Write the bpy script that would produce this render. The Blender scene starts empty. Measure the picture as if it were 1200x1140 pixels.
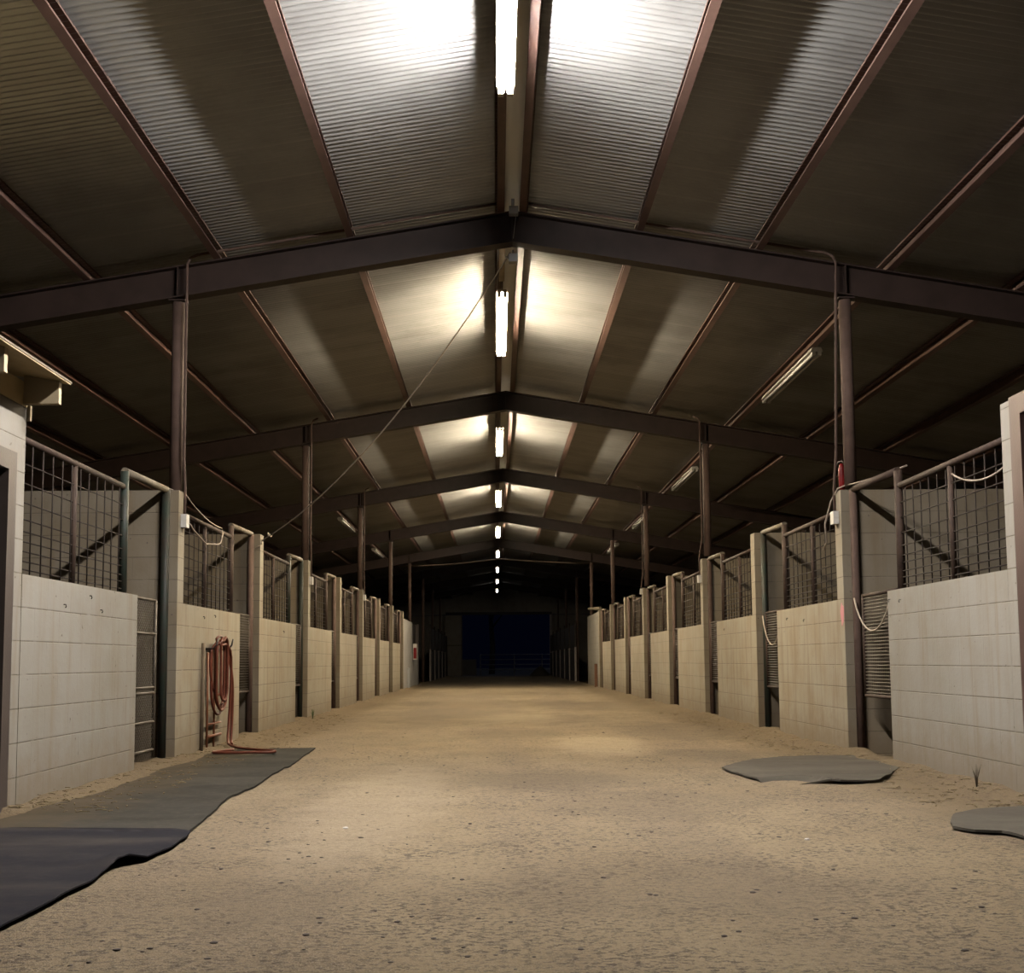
import bpy, math, random
from mathutils import Vector, Matrix, noise

random.seed(7)
C = bpy.context.scene.collection
SC = bpy.context.scene
PI = math.pi

# ------------------------------------------------------------------ camera
F_PX, PITCH, YAW, ROLL, CY, CAM_H = 1366.365, .088, .0145, -.0081, 654.18, .8708
fw = Vector((math.sin(YAW) * math.cos(PITCH), math.cos(YAW) * math.cos(PITCH), math.sin(PITCH)))
rt = Vector((math.cos(YAW), -math.sin(YAW), 0))
dn = fw.cross(rt)
if dn.z > 0: dn = -dn
R = rt * math.cos(ROLL) - dn * math.sin(ROLL)
D = rt * math.sin(ROLL) + dn * math.cos(ROLL)
cam = bpy.data.cameras.new('camera'); co = bpy.data.objects.new('camera', cam); C.objects.link(co)
M = Matrix((R, -D, -fw)).transposed().to_4x4(); M.translation = (0, 0, CAM_H)
co.matrix_world = M
cam.sensor_width = 36; cam.sensor_fit = 'HORIZONTAL'; cam.lens = F_PX / 1200 * 36
cam.shift_y = (CY - 570) / 1200; cam.clip_start = .05; cam.clip_end = 400
SC.camera = co
SC.view_settings.view_transform = 'Standard'; SC.view_settings.look = 'None'
SC.view_settings.exposure = 0.0; SC.view_settings.gamma = 1.0; SC.view_settings.use_curve_mapping = False

# ------------------------------------------------------------------ layout numbers (metres)
XL, XR = -2.863, 3.228            # the aisle faces of the two rows of stalls
DL, DR, PITCH_Y = 10.51, 10.74, 3.66
RIDGE_X, RAFTER_Y, BAY = .184, 10.68, 7.32
SOFFIT = 4.783                    # underside of the rafter at the ridge
RD = .30                          # rafter depth
PB = SOFFIT + RD                  # purlin underside at the ridge
PD = .15                          # purlin depth
HALF = 8.9
ROOF_Y0, ROOF_Y1 = -7.0, 69.3
LOWH, FULLH = 1.4224, 2.44

# ------------------------------------------------------------------ mesh builder
class MB:
    def __init__(s): s.v = []; s.f = []; s.sm = []
    def add(s, vs, fs, smooth=False):
        b = len(s.v); s.v += [tuple(p) for p in vs]
        for f in fs: s.f.append(tuple(b + i for i in f)); s.sm.append(smooth)
    def box(s, x0, x1, y0, y1, z0, z1):
        s.add([(x0,y0,z0),(x1,y0,z0),(x1,y1,z0),(x0,y1,z0),(x0,y0,z1),(x1,y0,z1),(x1,y1,z1),(x0,y1,z1)],
              [(0,3,2,1),(4,5,6,7),(0,1,5,4),(1,2,6,5),(2,3,7,6),(3,0,4,7)]); return s
    def prism(s, prof, path0, path1, ax=None):
        """profile (list of 3-D offsets) swept from path0 to path1"""
        n = len(prof); p0, p1 = Vector(path0), Vector(path1)
        vs = [p0 + Vector(q) for q in prof] + [p1 + Vector(q) for q in prof]
        fs = [(i, (i+1) % n, n + (i+1) % n, n + i) for i in range(n)] + [tuple(range(n))[::-1], tuple(range(n, 2*n))]
        s.add(vs, fs); return s
    def tube(s, pts, r, n=8, caps=True, smooth=True, closed=False):
        pts = [Vector(p) for p in pts]; m = len(pts)
        rs = r if isinstance(r, (list, tuple)) else [r] * m
        vs = []; up = None
        for i, p in enumerate(pts):
            if closed: t = pts[(i+1) % m] - pts[i-1]
            else: t = pts[min(i+1, m-1)] - pts[max(i-1, 0)]
            if t.length < 1e-9: t = Vector((0,0,1))
            t.normalize()
            if up is None:
                up = Vector((0,0,1)) if abs(t.z) < .9 else Vector((1,0,0))
            a = t.cross(up)
            if a.length < 1e-6: a = t.orthogonal()
            a.normalize(); b = a.cross(t).normalized(); up = b
            for k in range(n):
                an = 2*PI*(k+.5)/n
                vs.append(p + a*math.cos(an)*rs[i] + b*math.sin(an)*rs[i])
        fs = []
        for i in range(m if closed else m-1):
            j = (i+1) % m
            for k in range(n):
                fs.append((i*n+k, i*n+(k+1) % n, j*n+(k+1) % n, j*n+k))
        s.add(vs, fs, smooth)
        if caps and not closed:
            b = len(s.v) - len(vs)
            s.f += [tuple(b+k for k in range(n))[::-1], tuple(b+(m-1)*n+k for k in range(n))]; s.sm += [False, False]
        return s
    def lathe(s, prof, c, n=16):
        vs = []; m = len(prof)
        for r, z in prof:
            for k in range(n): vs.append((c[0]+r*math.cos(2*PI*k/n), c[1]+r*math.sin(2*PI*k/n), c[2]+z))
        fs = [(i*n+k, i*n+(k+1) % n, (i+1)*n+(k+1) % n, (i+1)*n+k) for i in range(m-1) for k in range(n)]
        fs += [tuple(range(n))[::-1], tuple((m-1)*n+k for k in range(n))]
        s.add(vs, fs, True); return s
    def mesh(s, name, mat):
        me = bpy.data.meshes.new(name); me.from_pydata(s.v, [], s.f); me.update()
        me.polygons.foreach_set('use_smooth', s.sm)
        uv = me.uv_layers.new(name='UVMap').data
        for p in me.polygons:
            n = p.normal; a = max(range(3), key=lambda i: abs(n[i]))
            for li in p.loop_indices:
                q = me.vertices[me.loops[li].vertex_index].co
                uv[li].uv = (q.y, q.z) if a == 0 else ((q.x, q.z) if a == 1 else (q.x, q.y))
        me.materials.append(mat); return me
    def build(s, name, mat, parent=None, loc=None, label=None):
        o = bpy.data.objects.new(name, s.mesh(name, mat)); C.objects.link(o)
        if parent: o.parent = parent
        if loc: o.location = loc
        if label: o['label'] = label
        return o

def tag(o, label=None, cat=None, group=None, kind=None):
    if label: o['label'] = label
    if cat: o['category'] = cat
    if group: o['group'] = group
    if kind: o['kind'] = kind
    return o
def empty(name, loc, label=None, cat=None, group=None, rz=0):
    o = bpy.data.objects.new(name, None); C.objects.link(o); o.location = loc; o.rotation_euler = (0,0,rz)
    o.empty_display_size = .2
    return tag(o, label, cat, group)
def put(parent, name, mesh, label=None):
    o = bpy.data.objects.new(name, mesh); C.objects.link(o)
    if parent: o.parent = parent
    if label: o['label'] = label
    return o
def copy_tree(o, parent=None):
    c = o.copy(); C.objects.link(c)
    if parent: c.parent = parent
    for ch in list(o.children): copy_tree(ch, c)
    return c
ORD = ['first','second','third','fourth','fifth','sixth','seventh','eighth','ninth','tenth','eleventh','twelfth']

# ------------------------------------------------------------------ materials
class NT:
    def __init__(s, name, rough=.6, metal=0.0, spec=.4):
        s.m = bpy.data.materials.new(name); s.m.use_nodes = True
        s.t = s.m.node_tree; s.b = s.t.nodes['Principled BSDF']
        s.b.inputs['Roughness'].default_value = rough; s.b.inputs['Metallic'].default_value = metal
        s.b.inputs['Specular IOR Level'].default_value = spec
    def n(s, typ, **kw):
        x = s.t.nodes.new(typ)
        for k, v in kw.items():
            if k in x.inputs.keys(): s.set(x.inputs[k], v)
            else: setattr(x, k, v)
        return x
    def set(s, inp, v):
        if isinstance(v, bpy.types.NodeSocket): s.t.links.new(v, inp)
        else: inp.default_value = v
    def math(s, op, a, b=None, c=None):
        x = s.t.nodes.new('ShaderNodeMath'); x.operation = op
        s.set(x.inputs[0], a)
        if b is not None: s.set(x.inputs[1], b)
        if c is not None: s.set(x.inputs[2], c)
        return x.outputs[0]
    def mix(s, f, a, b, mode='MIX'):
        x = s.t.nodes.new('ShaderNodeMix'); x.data_type = 'RGBA'; x.blend_type = mode
        s.set(x.inputs[0], f)
        s.set(x.inputs[6], a if isinstance(a, bpy.types.NodeSocket) else (*a, 1))
        s.set(x.inputs[7], b if isinstance(b, bpy.types.NodeSocket) else (*b, 1))
        return x.outputs[2]
    def ramp(s, v, lo, hi):
        x = s.t.nodes.new('ShaderNodeMapRange'); x.interpolation_type = 'SMOOTHSTEP'
        s.set(x.inputs[0], v); x.inputs[1].default_value = lo; x.inputs[2].default_value = hi
        return x.outputs[0]
    def noise(s, vec, scale, detail=4, rough=.55):
        x = s.t.nodes.new('ShaderNodeTexNoise'); s.t.links.new(vec, x.inputs['Vector'])
        x.inputs['Scale'].default_value = scale; x.inputs['Detail'].default_value = detail; x.inputs['Roughness'].default_value = rough
        return x.outputs['Fac']
    def scaled(s, vec, sc):
        x = s.t.nodes.new('ShaderNodeVectorMath'); x.operation = 'MULTIPLY'; s.t.links.new(vec, x.inputs[0]); x.inputs[1].default_value = sc
        return x.outputs[0]
    def obj(s): return s.n('ShaderNodeTexCoord').outputs['Object']
    def uv(s): return s.n('ShaderNodeTexCoord').outputs['UV']
    def pos(s): return s.n('ShaderNodeNewGeometry').outputs['Position']
    def col(s, v): s.set(s.b.inputs['Base Color'], v if isinstance(v, bpy.types.NodeSocket) else (*v, 1)); return s
    def bump(s, h, strength=.3, dist=.01):
        x = s.t.nodes.new('ShaderNodeBump'); x.inputs['Strength'].default_value = strength; x.inputs['Distance'].default_value = dist
        s.t.links.new(h, x.inputs['Height']); s.t.links.new(x.outputs[0], s.b.inputs['Normal']); return s

def paint(name, c, c2=None, rough=.6, metal=0.0, scale=9, spec=.14):
    m = NT(name, rough, metal, spec); p = m.pos()
    k = m.ramp(m.noise(p, scale, 5, .65), .35, .75)
    m.col(m.mix(k, c, c2 or tuple(x*.65 for x in c)))
    m.bump(m.noise(p, 60, 3), .12, .004)
    return m.m

def block_paint(name, c, warm, dirt=1.0, rough=.75):
    """painted concrete block, 16 x 8 inch running bond, laid out on the UV in metres"""
    m = NT(name, rough, 0, .08)
    uv = m.uv(); sep = m.n('ShaderNodeSeparateXYZ', Vector=uv); u, v = sep.outputs[0], sep.outputs[1]
    p = m.pos()
    row = m.math('DIVIDE', v, .2032)
    fr = m.math('ABSOLUTE', m.math('SUBTRACT', m.math('FRACT', m.math('ADD', row, .5)), .5))      # 0 on a bed joint
    dh = m.math('MULTIPLY', fr, .2032)
    odd = m.math('MULTIPLY', m.math('MODULO', m.math('FLOOR', m.math('ADD', row, 20)), 2.0), .5)
    cu = m.math('ADD', m.math('DIVIDE', u, .4064), odd)
    fu = m.math('ABSOLUTE', m.math('SUBTRACT', m.math('FRACT', m.math('ADD', cu, .5)), .5))
    du = m.math('MULTIPLY', fu, .4064)
    n1 = m.noise(p, 2.2, 5, .6); n2 = m.noise(p, 40, 3); n3 = m.noise(p, 9, 4, .6)
    wob = m.math('MULTIPLY', m.math('SUBTRACT', n3, .5), .006)
    jh = m.math('SUBTRACT', 1.0, m.ramp(m.math('ADD', dh, wob), .001, .0065))
    jv = m.math('MULTIPLY', m.math('SUBTRACT', 1.0, m.ramp(m.math('ADD', du, wob), .0005, .006)), .32)
    joint = m.math('MULTIPLY', m.math('MAXIMUM', jh, jv), m.ramp(n3, .25, .62))
    base = m.mix(m.ramp(n1, .35, .7), c, warm)
    wn = m.n('ShaderNodeTexWhiteNoise', noise_dimensions='2D')
    cv = m.n('ShaderNodeCombineXYZ', X=m.math('FLOOR', cu), Y=m.math('FLOOR', row)); m.t.links.new(cv.outputs[0], wn.inputs[0])
    base = m.mix(m.math('MULTIPLY', wn.outputs[0], .11), base, tuple(x*.72 for x in c))
    st = m.noise(m.scaled(p, (9, 9, .7)), 1.0, 4, .6)                                             # runs down the face
    base = m.mix(m.math('MULTIPLY', m.ramp(st, .47, .75), .55*dirt), base, (.24, .18, .11))
    sp = m.noise(p, 26, 2, .4)
    base = m.mix(m.math('MULTIPLY', m.ramp(sp, .73, .78), .8), base, (.13, .10, .08))             # chips and specks
    sepz = m.n('ShaderNodeSeparateXYZ', Vector=p).outputs[2]
    splash = m.math('MULTIPLY', m.math('SUBTRACT', 1.0, m.ramp(m.math('ADD', sepz, m.math('MULTIPLY', m.math('SUBTRACT', n3, .5), .5)), .0, .5)), .6*dirt)
    base = m.mix(splash, base, (.22, .16, .095))
    base = m.mix(m.math('MULTIPLY', joint, .78), base, (.13, .10, .07))
    m.col(base)
    hgt = m.math('SUBTRACT', m.math('ADD', m.math('MULTIPLY', n2, .25), m.math('MULTIPLY', n3, .3)), m.math('MULTIPLY', joint, 1.0))
    m.bump(hgt, .45, .006)
    return m.m

MAT = {}
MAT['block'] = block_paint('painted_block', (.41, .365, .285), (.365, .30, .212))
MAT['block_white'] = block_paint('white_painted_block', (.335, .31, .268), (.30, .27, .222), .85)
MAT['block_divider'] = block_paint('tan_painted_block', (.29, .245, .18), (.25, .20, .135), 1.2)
MAT['plaster'] = paint('white_plaster', (.34, .32, .295), (.28, .26, .235), .8, 0, 3)
MAT['brown_steel'] = paint('brown_steel_paint', (.042, .026, .021), (.028, .0175, .0135), .5, .0, 5)
MAT['purlin'] = paint('red_brown_steel_primer', (.14, .082, .063), (.095, .055, .043), .5, .0, 4)
MAT['post'] = paint('brown_post_paint', (.12, .075, .057), (.08, .05, .038), .8, 0, 7)
MAT['rust_pipe'] = paint('rusty_pipe', (.068, .042, .029), (.038, .023, .017), .75, 0, 14)
MAT['pale_pipe'] = paint('dusty_pipe_paint', (.21, .175, .12), (.12, .095, .07), .65, 0, 12)
MAT['green_pipe'] = paint('worn_green_pipe_paint', (.026, .036, .027), (.04, .028, .02), .55, 0, 8)
MAT['wire'] = paint('rusty_wire', (.036, .025, .018), (.023, .016, .012), .85, 0, 20)
MAT['gate_steel'] = paint('dusty_gate_steel', (.115, .093, .068), (.07, .055, .04), .55, .25, 12)
MAT['galvanised'] = paint('galvanised_steel', (.45, .45, .44), (.36, .36, .35), .45, .6, 10)
MAT['fixture'] = paint('enamelled_fixture', (.62, .55, .40), (.52, .44, .30), .4, 0, 8)
MAT['dead_tube'] = paint('unlit_tube_glass', (.75, .73, .68), (.65, .63, .58), .25, 0, 5)
MAT['frame_brown'] = paint('taupe_door_frame_paint', (.075, .058, .05), (.062, .047, .041), .45, 0, 5)
MAT['frame_red'] = paint('red_brown_jamb_paint', (.075, .04, .034), (.06, .032, .027), .45, 0, 5)
MAT['dark_door'] = paint('dark_grey_door', (.075, .065, .06), (.05, .045, .04), .5, 0, 5)
MAT['tan_wood'] = paint('tan_painted_wood', (.55, .44, .28), (.46, .36, .22), .65, 0, 6)
MAT['roof_board'] = paint('eave_board', (.62, .48, .26), (.52, .39, .20), .7, 0, 6)
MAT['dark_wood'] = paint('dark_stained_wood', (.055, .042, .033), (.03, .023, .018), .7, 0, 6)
MAT['pale_post'] = paint('pale_post_paint', (.42, .36, .32), (.32, .27, .24), .7, 0, 6)
MAT['siding'] = paint('brown_metal_siding', (.30, .26, .20), (.24, .20, .15), .6, 0, 3)
MAT['hose'] = paint('terracotta_rubber_hose', (.155, .04, .02), (.10, .026, .014), .5, 0, 15)
MAT['orange_rack'] = paint('orange_steel_paint', (.22, .085, .04), (.15, .055, .028), .5, 0, 14)
MAT['black_steel'] = paint('black_hook_steel', (.03, .028, .027), (.05, .035, .03), .45, .4, 20)
MAT['white_box'] = paint('white_enamel_box', (.62, .59, .54), (.5, .46, .40), .45, 0, 14)
MAT['cord'] = paint('pale_electric_cord', (.36, .29, .23), (.28, .22, .17), .6, 0, 20)
MAT['rope'] = paint('grey_rope', (.50, .42, .33), (.36, .29, .22), .85, 0, 30)
MAT['red'] = paint('red_enamel', (.20, .012, .012), (.14, .008, .008), .35, 0, 20)
MAT['pole_wood'] = paint('weathered_wood', (.16, .115, .07), (.11, .078, .048), .75, 0, 8)
MAT['pink'] = paint('pink_spray_paint', (.62, .22, .25), (.52, .25, .25), .7, 0, 25)
MAT['board_white'] = paint('white_board', (.42, .41, .41), (.36, .355, .35), .6, 0, 5)
MAT['timber'] = paint('red_timber', (.17, .085, .05), (.12, .06, .035), .7, 0, 8)
MAT['clod'] = paint('dark_clod', (.11, .085, .07), (.07, .055, .045), .9, 0, 30)
MAT['pebble'] = paint('pale_pebble', (.6, .56, .5), (.5, .45, .4), .7, 0, 40)
MAT['weed'] = paint('green_weed', (.08, .12, .035), (.05, .08, .02), .7, 0, 30)
MAT['dry_weed'] = paint('dry_weed', (.13, .10, .065), (.08, .06, .04), .8, 0, 30)
MAT['bark'] = paint('bark', (.35, .34, .33), (.25, .24, .23), .9, 0, 6)
MAT['heap'] = paint('manure_heap', (.09, .075, .055), (.06, .05, .035), .95, 0, 8)
MAT['fence_pipe'] = paint('white_fence_paint', (.5, .5, .5), (.4, .4, .4), .6, 0, 6)

# corrugated galvanised roofing: every sheet is 0.66 m wide
m = NT('galvanised_roofing', .42, .62, .5); p = m.pos()
sx = m.n('ShaderNodeSeparateXYZ', Vector=p)
sheet = m.math('FLOOR', m.math('DIVIDE', sx.outputs[1], .61))
wn = m.n('ShaderNodeTexWhiteNoise', noise_dimensions='2D')
cv = m.n('ShaderNodeCombineXYZ', X=sheet, Y=m.math('SIGN', m.math('SUBTRACT', sx.outputs[0], RIDGE_X))); m.t.links.new(cv.outputs[0], wn.inputs[0])
lap = m.math('SUBTRACT', 1.0, m.ramp(m.math('ABSOLUTE', m.math('SUBTRACT', m.math('FRACT', m.math('DIVIDE', sx.outputs[1], .61)), .5)), .0, .03))
base = m.mix(wn.outputs[0], (.315, .315, .305), (.265, .263, .25))
base = m.mix(m.ramp(m.noise(p, 1.1, 5, .6), .4, .7), base, (.225, .22, .21))
base = m.mix(m.math('MULTIPLY', m.ramp(m.noise(m.scaled(p, (.5, 7, .5)), 1.0, 4), .55, .8), .5), base, (.20, .195, .18))
base = m.mix(m.math('MULTIPLY', lap, .35), base, (.36, .35, .33))
m.col(base); MAT['roof'] = m.m
m = NT('ridge_flashing', .5, .3, .5); m.col((.50, .50, .48)); MAT['ridge_cap'] = m.m

# sandy floor
m = NT('sandy_dirt', .95, 0, .03); p = m.pos()
n_big = m.noise(p, .55, 5, .6); n_mid = m.noise(m.scaled(p, (1, .55, 1)), 3.0, 6, .65); n_fine = m.noise(p, 38, 5, .7); n_grit = m.noise(p, 150, 3, .6)
base = m.mix(m.ramp(n_big, .35, .68), (.325, .255, .160), (.27, .207, .126))
base = m.mix(m.math('MULTIPLY', m.ramp(n_mid, .46, .70), .42), base, (.18, .136, .092))
track = m.noise(m.scaled(p, (1.1, .13, 1)), 1.0, 3, .5)
base = m.mix(m.math('MULTIPLY', m.ramp(track, .42, .62), .45), base, (.20, .155, .11))
base = m.mix(m.math('MULTIPLY', m.ramp(n_fine, .46, .66), .75), base, (.14, .108, .077))
fl1 = m.noise(m.scaled(p, (.62, 1.1, 1)), 46, 2, .5); fl2 = m.noise(p, 17, 3, .6); pat = m.ramp(m.noise(p, 1.7, 3, .6), .30, .62)
base = m.mix(m.math('MULTIPLY', m.math('MULTIPLY', m.ramp(fl1, .55, .62), .85), pat), base, (.085, .066, .052))
base = m.mix(m.math('MULTIPLY', m.math('MULTIPLY', m.ramp(fl2, .56, .64), .6), pat), base, (.10, .077, .058))
base = m.mix(m.math('MULTIPLY', m.ramp(n_grit, .52, .7), .6), base, (.42, .355, .275))
vo = m.n('ShaderNodeTexVoronoi', Scale=16.0, Randomness=1.0); m.t.links.new(m.scaled(p, (1, .6, 1)), vo.inputs['Vector'])
spot = m.math('MULTIPLY', m.math('SUBTRACT', 1.0, m.ramp(vo.outputs['Distance'], .05, .16)), m.ramp(m.n('ShaderNodeSeparateColor', Color=vo.outputs['Color']).outputs[0], .72, .78))
base = m.mix(m.math('MULTIPLY', spot, .6), base, (.07, .053, .042))
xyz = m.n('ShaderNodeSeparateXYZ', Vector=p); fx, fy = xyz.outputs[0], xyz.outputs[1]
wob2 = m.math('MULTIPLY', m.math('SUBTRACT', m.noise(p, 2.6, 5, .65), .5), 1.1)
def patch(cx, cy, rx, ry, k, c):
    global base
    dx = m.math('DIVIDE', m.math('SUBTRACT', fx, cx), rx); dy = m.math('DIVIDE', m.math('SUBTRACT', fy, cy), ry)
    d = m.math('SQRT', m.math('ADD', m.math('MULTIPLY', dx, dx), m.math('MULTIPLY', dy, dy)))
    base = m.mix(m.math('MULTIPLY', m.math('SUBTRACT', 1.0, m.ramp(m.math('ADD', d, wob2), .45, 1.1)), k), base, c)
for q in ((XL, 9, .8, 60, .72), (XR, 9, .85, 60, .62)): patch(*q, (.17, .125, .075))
for q in ((.35, 8.6, .9, 1.0, .5), (1.0, 7.2, .8, .9, .4), (2.2, 14.5, .9, 2.2, .55), (.1, 14.2, .9, 1.3, .45), (-1.2, 13.5, .8, 1.6, .3), (.7, 4.6, 1.2, .7, .35), (-1.0, 4.4, .6, .6, .3),
          (2.0, 10.9, .7, .8, .45), (-.9, 20, 1.6, 2.5, .4), (1.6, 23, 1.2, 3, .4), (-.7, 9.6, .5, 1.2, .25)): patch(*q, (.155, .12, .085))
for q in ((-.75, 7.5, .5, 3.0, .35), (1.1, 12.3, .6, 1.8, .4), (.3, 18, .8, 2, .3)): patch(*q, (.46, .37, .25))
cr = m.noise(m.scaled(p, (.8, 1.2, 1)), 9, 3, .6)
crack = m.math('MULTIPLY', m.math('SUBTRACT', 1.0, m.ramp(m.math('ABSOLUTE', m.math('SUBTRACT', cr, .5)), .003, .014)), m.ramp(m.noise(p, 5.5, 3, .6), .50, .60))
base = m.mix(m.math('MULTIPLY', crack, .6), base, (.09, .068, .05))
m.col(base)
hh = m.math('ADD', m.math('MULTIPLY', n_fine, .7), m.math('ADD', m.math('MULTIPLY', n_grit, .3), m.math('MULTIPLY', n_mid, .8)))
m.bump(hh, .9, .02); MAT['dirt'] = m.m

def rubber(name, c, dust, lo, hi):
    m = NT(name, .85, 0, .02); p = m.pos()
    a = m.noise(m.scaled(p, (.5, 1.7, 1)), 1.25, 6, .6); b = m.noise(p, 22, 4, .6)
    base = m.mix(m.ramp(a, lo, hi), c, dust)
    base = m.mix(m.math('MULTIPLY', m.ramp(b, .45, .8), .16 if c[0] > .04 else .05), base, (.33, .27, .2))
    if c[0] > .04:                                                   # litter trodden on to the side by the wall
        px = m.n('ShaderNodeSeparateXYZ', Vector=p).outputs[0]
        k = m.math('SUBTRACT', 1.0, m.ramp(m.math('ADD', px, m.math('MULTIPLY', m.math('SUBTRACT', m.noise(p, 3.2, 6, .7), .5), -1.3)), -2.75, -2.0))
        base = m.mix(m.math('MULTIPLY', k, m.ramp(px, -1.0, -1.2) if False else (.6 if name == 'dusty_rubber' else 0.0)), base, (.17, .125, .075))
    m.col(base); m.bump(b, .3, .004); return m.m
MAT['mat_grey'] = rubber('dusty_rubber', (.062, .056, .048), (.10, .092, .078), .35, .7)
MAT['mat_pale'] = rubber('pale_dusty_rubber', (.125, .11, .088), (.18, .16, .13), .35, .7)
MAT['mat_dark'] = rubber('dark_rubber', (.030, .029, .037), (.10, .085, .075), .42, .86)

def lamp_mat(name, c, s):
    m = bpy.data.materials.new(name); m.use_nodes = True; t = m.node_tree; t.nodes.clear()
    e = t.nodes.new('ShaderNodeEmission'); o = t.nodes.new('ShaderNodeOutputMaterial')
    e.inputs[0].default_value = (*c, 1); e.inputs[1].default_value = s; t.links.new(e.outputs[0], o.inputs[0]); return m
COOL, WARM = (1, .96, .93), (1, .84, .60)
LAMP = 1150
MAT['lamp_cool'] = lamp_mat('cool_white_tube', COOL, LAMP*1.35)
MAT['lamp_warm'] = lamp_mat('warm_white_tube', WARM, LAMP)
MAT['lamp_weak'] = lamp_mat('weak_tube', (1, .92, .8), 45)
MAT['lamp_faint'] = lamp_mat('faint_tube', (1, .95, .88), 26)

# night outside
w = bpy.data.worlds.new('night'); SC.world = w; w.use_nodes = True
w.node_tree.nodes['Background'].inputs[0].default_value = (.12, .17, .62, 1)
w.node_tree.nodes['Background'].inputs[1].default_value = .0045
mo = bpy.data.lights.new('moon', 'SUN'); mo.energy = .25; mo.color = (.35, .5, 1); mo.angle = .01
mob = bpy.data.objects.new('moon', mo); C.objects.link(mob); mob.rotation_euler = (math.radians(-28), math.radians(12), 0)

# ------------------------------------------------------------------ floor
def floor_h(x, y, mound=True):
    h = .010 * noise.noise(Vector((x*1.3, y*.9, 0))) + .006 * noise.noise(Vector((x*4.5, y*4.5, 3)))
    if y < 14: h += .0045 * noise.noise(Vector((x*13, y*13, 7)))
    for xw, sg in ((XL, 1), (XR, -1)) if mound else ():
        d = (x - xw) * sg
        if -.15 < d < .55 and y > 6.8:
            k = max(0, 1 - max(0, d) / (.36 + .22*noise.noise(Vector((y*1.3, sg*5, 0)))))
            h += k*k*(.05 + .035*noise.noise(Vector((y*2.3, d*5, 9+sg))))
    return h
def axis(stops):
    out = []
    for a, b, st in stops:
        n = max(1, round((b-a)/st))
        out += [a + (b-a)*i/n for i in range(n)]
    return out + [stops[-1][1]]
xs = axis([(-9.5,-3.6,.9),(-3.6,-3.0,.15),(-3.0,3.4,.055),(3.4,4,.15),(4,9.8,.9)])
ys = axis([(-8,2,1.2),(2,8,.05),(8,14,.07),(14,24,.13),(24,44,.3),(44,70,1.2)])
b = MB()
vs = [(x, y, floor_h(x, y)) for y in ys for x in xs]; nx = len(xs)
b.add(vs, [(j*nx+i, j*nx+i+1, (j+1)*nx+i+1, (j+1)*nx+i) for j in range(len(ys)-1) for i in range(nx-1)], True)
tag(b.build('floor', MAT['dirt']), kind='structure')
b = MB(); b.add([(-60,69.9,-.03),(60,69.9,-.03),(60,160,-.03),(-60,160,-.03)], [(0,1,2,3)])
tag(b.build('ground', MAT['dirt']), kind='structure')

# ------------------------------------------------------------------ roof sheeting
b = MB(); per = .0678; n = int((ROOF_Y1-ROOF_Y0)/per)*8
for sg in (-1, 1):
    vs = []
    for i in range(n+1):
        y = ROOF_Y0 + i*per/8; c = .015*math.sin(2*PI*i/8)
        for j in range(4):
            d = .0 + HALF*j/3
            vs.append((RIDGE_X + sg*d, y, PB + PD + .012 - d/6 + c))
    b.add(vs, [((i*4+j), (i*4+j+1), ((i+1)*4+j+1), ((i+1)*4+j)) for i in range(n) for j in range(3)], True)
ro = b.build('ceiling', MAT['roof']); tag(ro, kind='structure')
b = MB(); b.box(RIDGE_X-.10, RIDGE_X+.10, ROOF_Y0, ROOF_Y1, PB+PD-.035, PB+PD-.03)
tag(b.build('trim_1', MAT['ridge_cap']), kind='structure')

# ------------------------------------------------------------------ purlins: C sections, open towards the ridge
def purlin(xo, sg, name, label, open_in=True):
    """xo: distance of the ridge-side edge of its bottom flange from the ridge"""
    b = MB(); sl = math.atan(1/6.); fl, t, lip = .066, .004, .022
    def loc(u, w):           # u: down the slope from the ridge-side edge, w: up from the slope line
        return (sg*(u*math.cos(sl) + w*math.sin(sl)), 0, -u*math.sin(sl) + w*math.cos(sl))
    prof = [(0,0),(fl,0),(fl,PD),(0,PD),(0,PD-lip),(t,PD-lip),(t,PD-t),(fl-t,PD-t),(fl-t,t),(t,t),(t,lip),(0,lip)]
    if not open_in: prof = [(fl-u, w_) for u, w_ in prof]
    pr = [loc(*q) for q in prof]
    z0 = PB - xo/6
    b.prism(pr, (RIDGE_X+sg*xo, ROOF_Y0, z0), (RIDGE_X+sg*xo, ROOF_Y1-.05, z0))
    o = b.build(name, MAT['purlin']); tag(o, label, 'purlin', 'roof purlins'); return o
purlin(.075, -1, 'ridge_purlin', 'brown ridge purlin on the left edge of the ridge gap, above the lit tubes', False)
purlin(.065, 1, 'ridge_purlin', 'brown ridge purlin on the right edge of the ridge gap, glowing beside the lit tubes', False)
for i, x in enumerate((-1.30, -2.535, -3.735, -4.97, -6.2, -7.43)):
    purlin(RIDGE_X - x - .0, -1, 'roof_purlin', f'long brown steel purlin, {ORD[i]} one down the left roof slope from the ridge')
for i, x in enumerate((1.345, 2.465, 3.69, 4.90, 6.1, 7.33)):
    purlin(x - RIDGE_X, 1, 'roof_purlin', f'long brown steel purlin, {ORD[i]} one down the right roof slope from the ridge')

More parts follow.
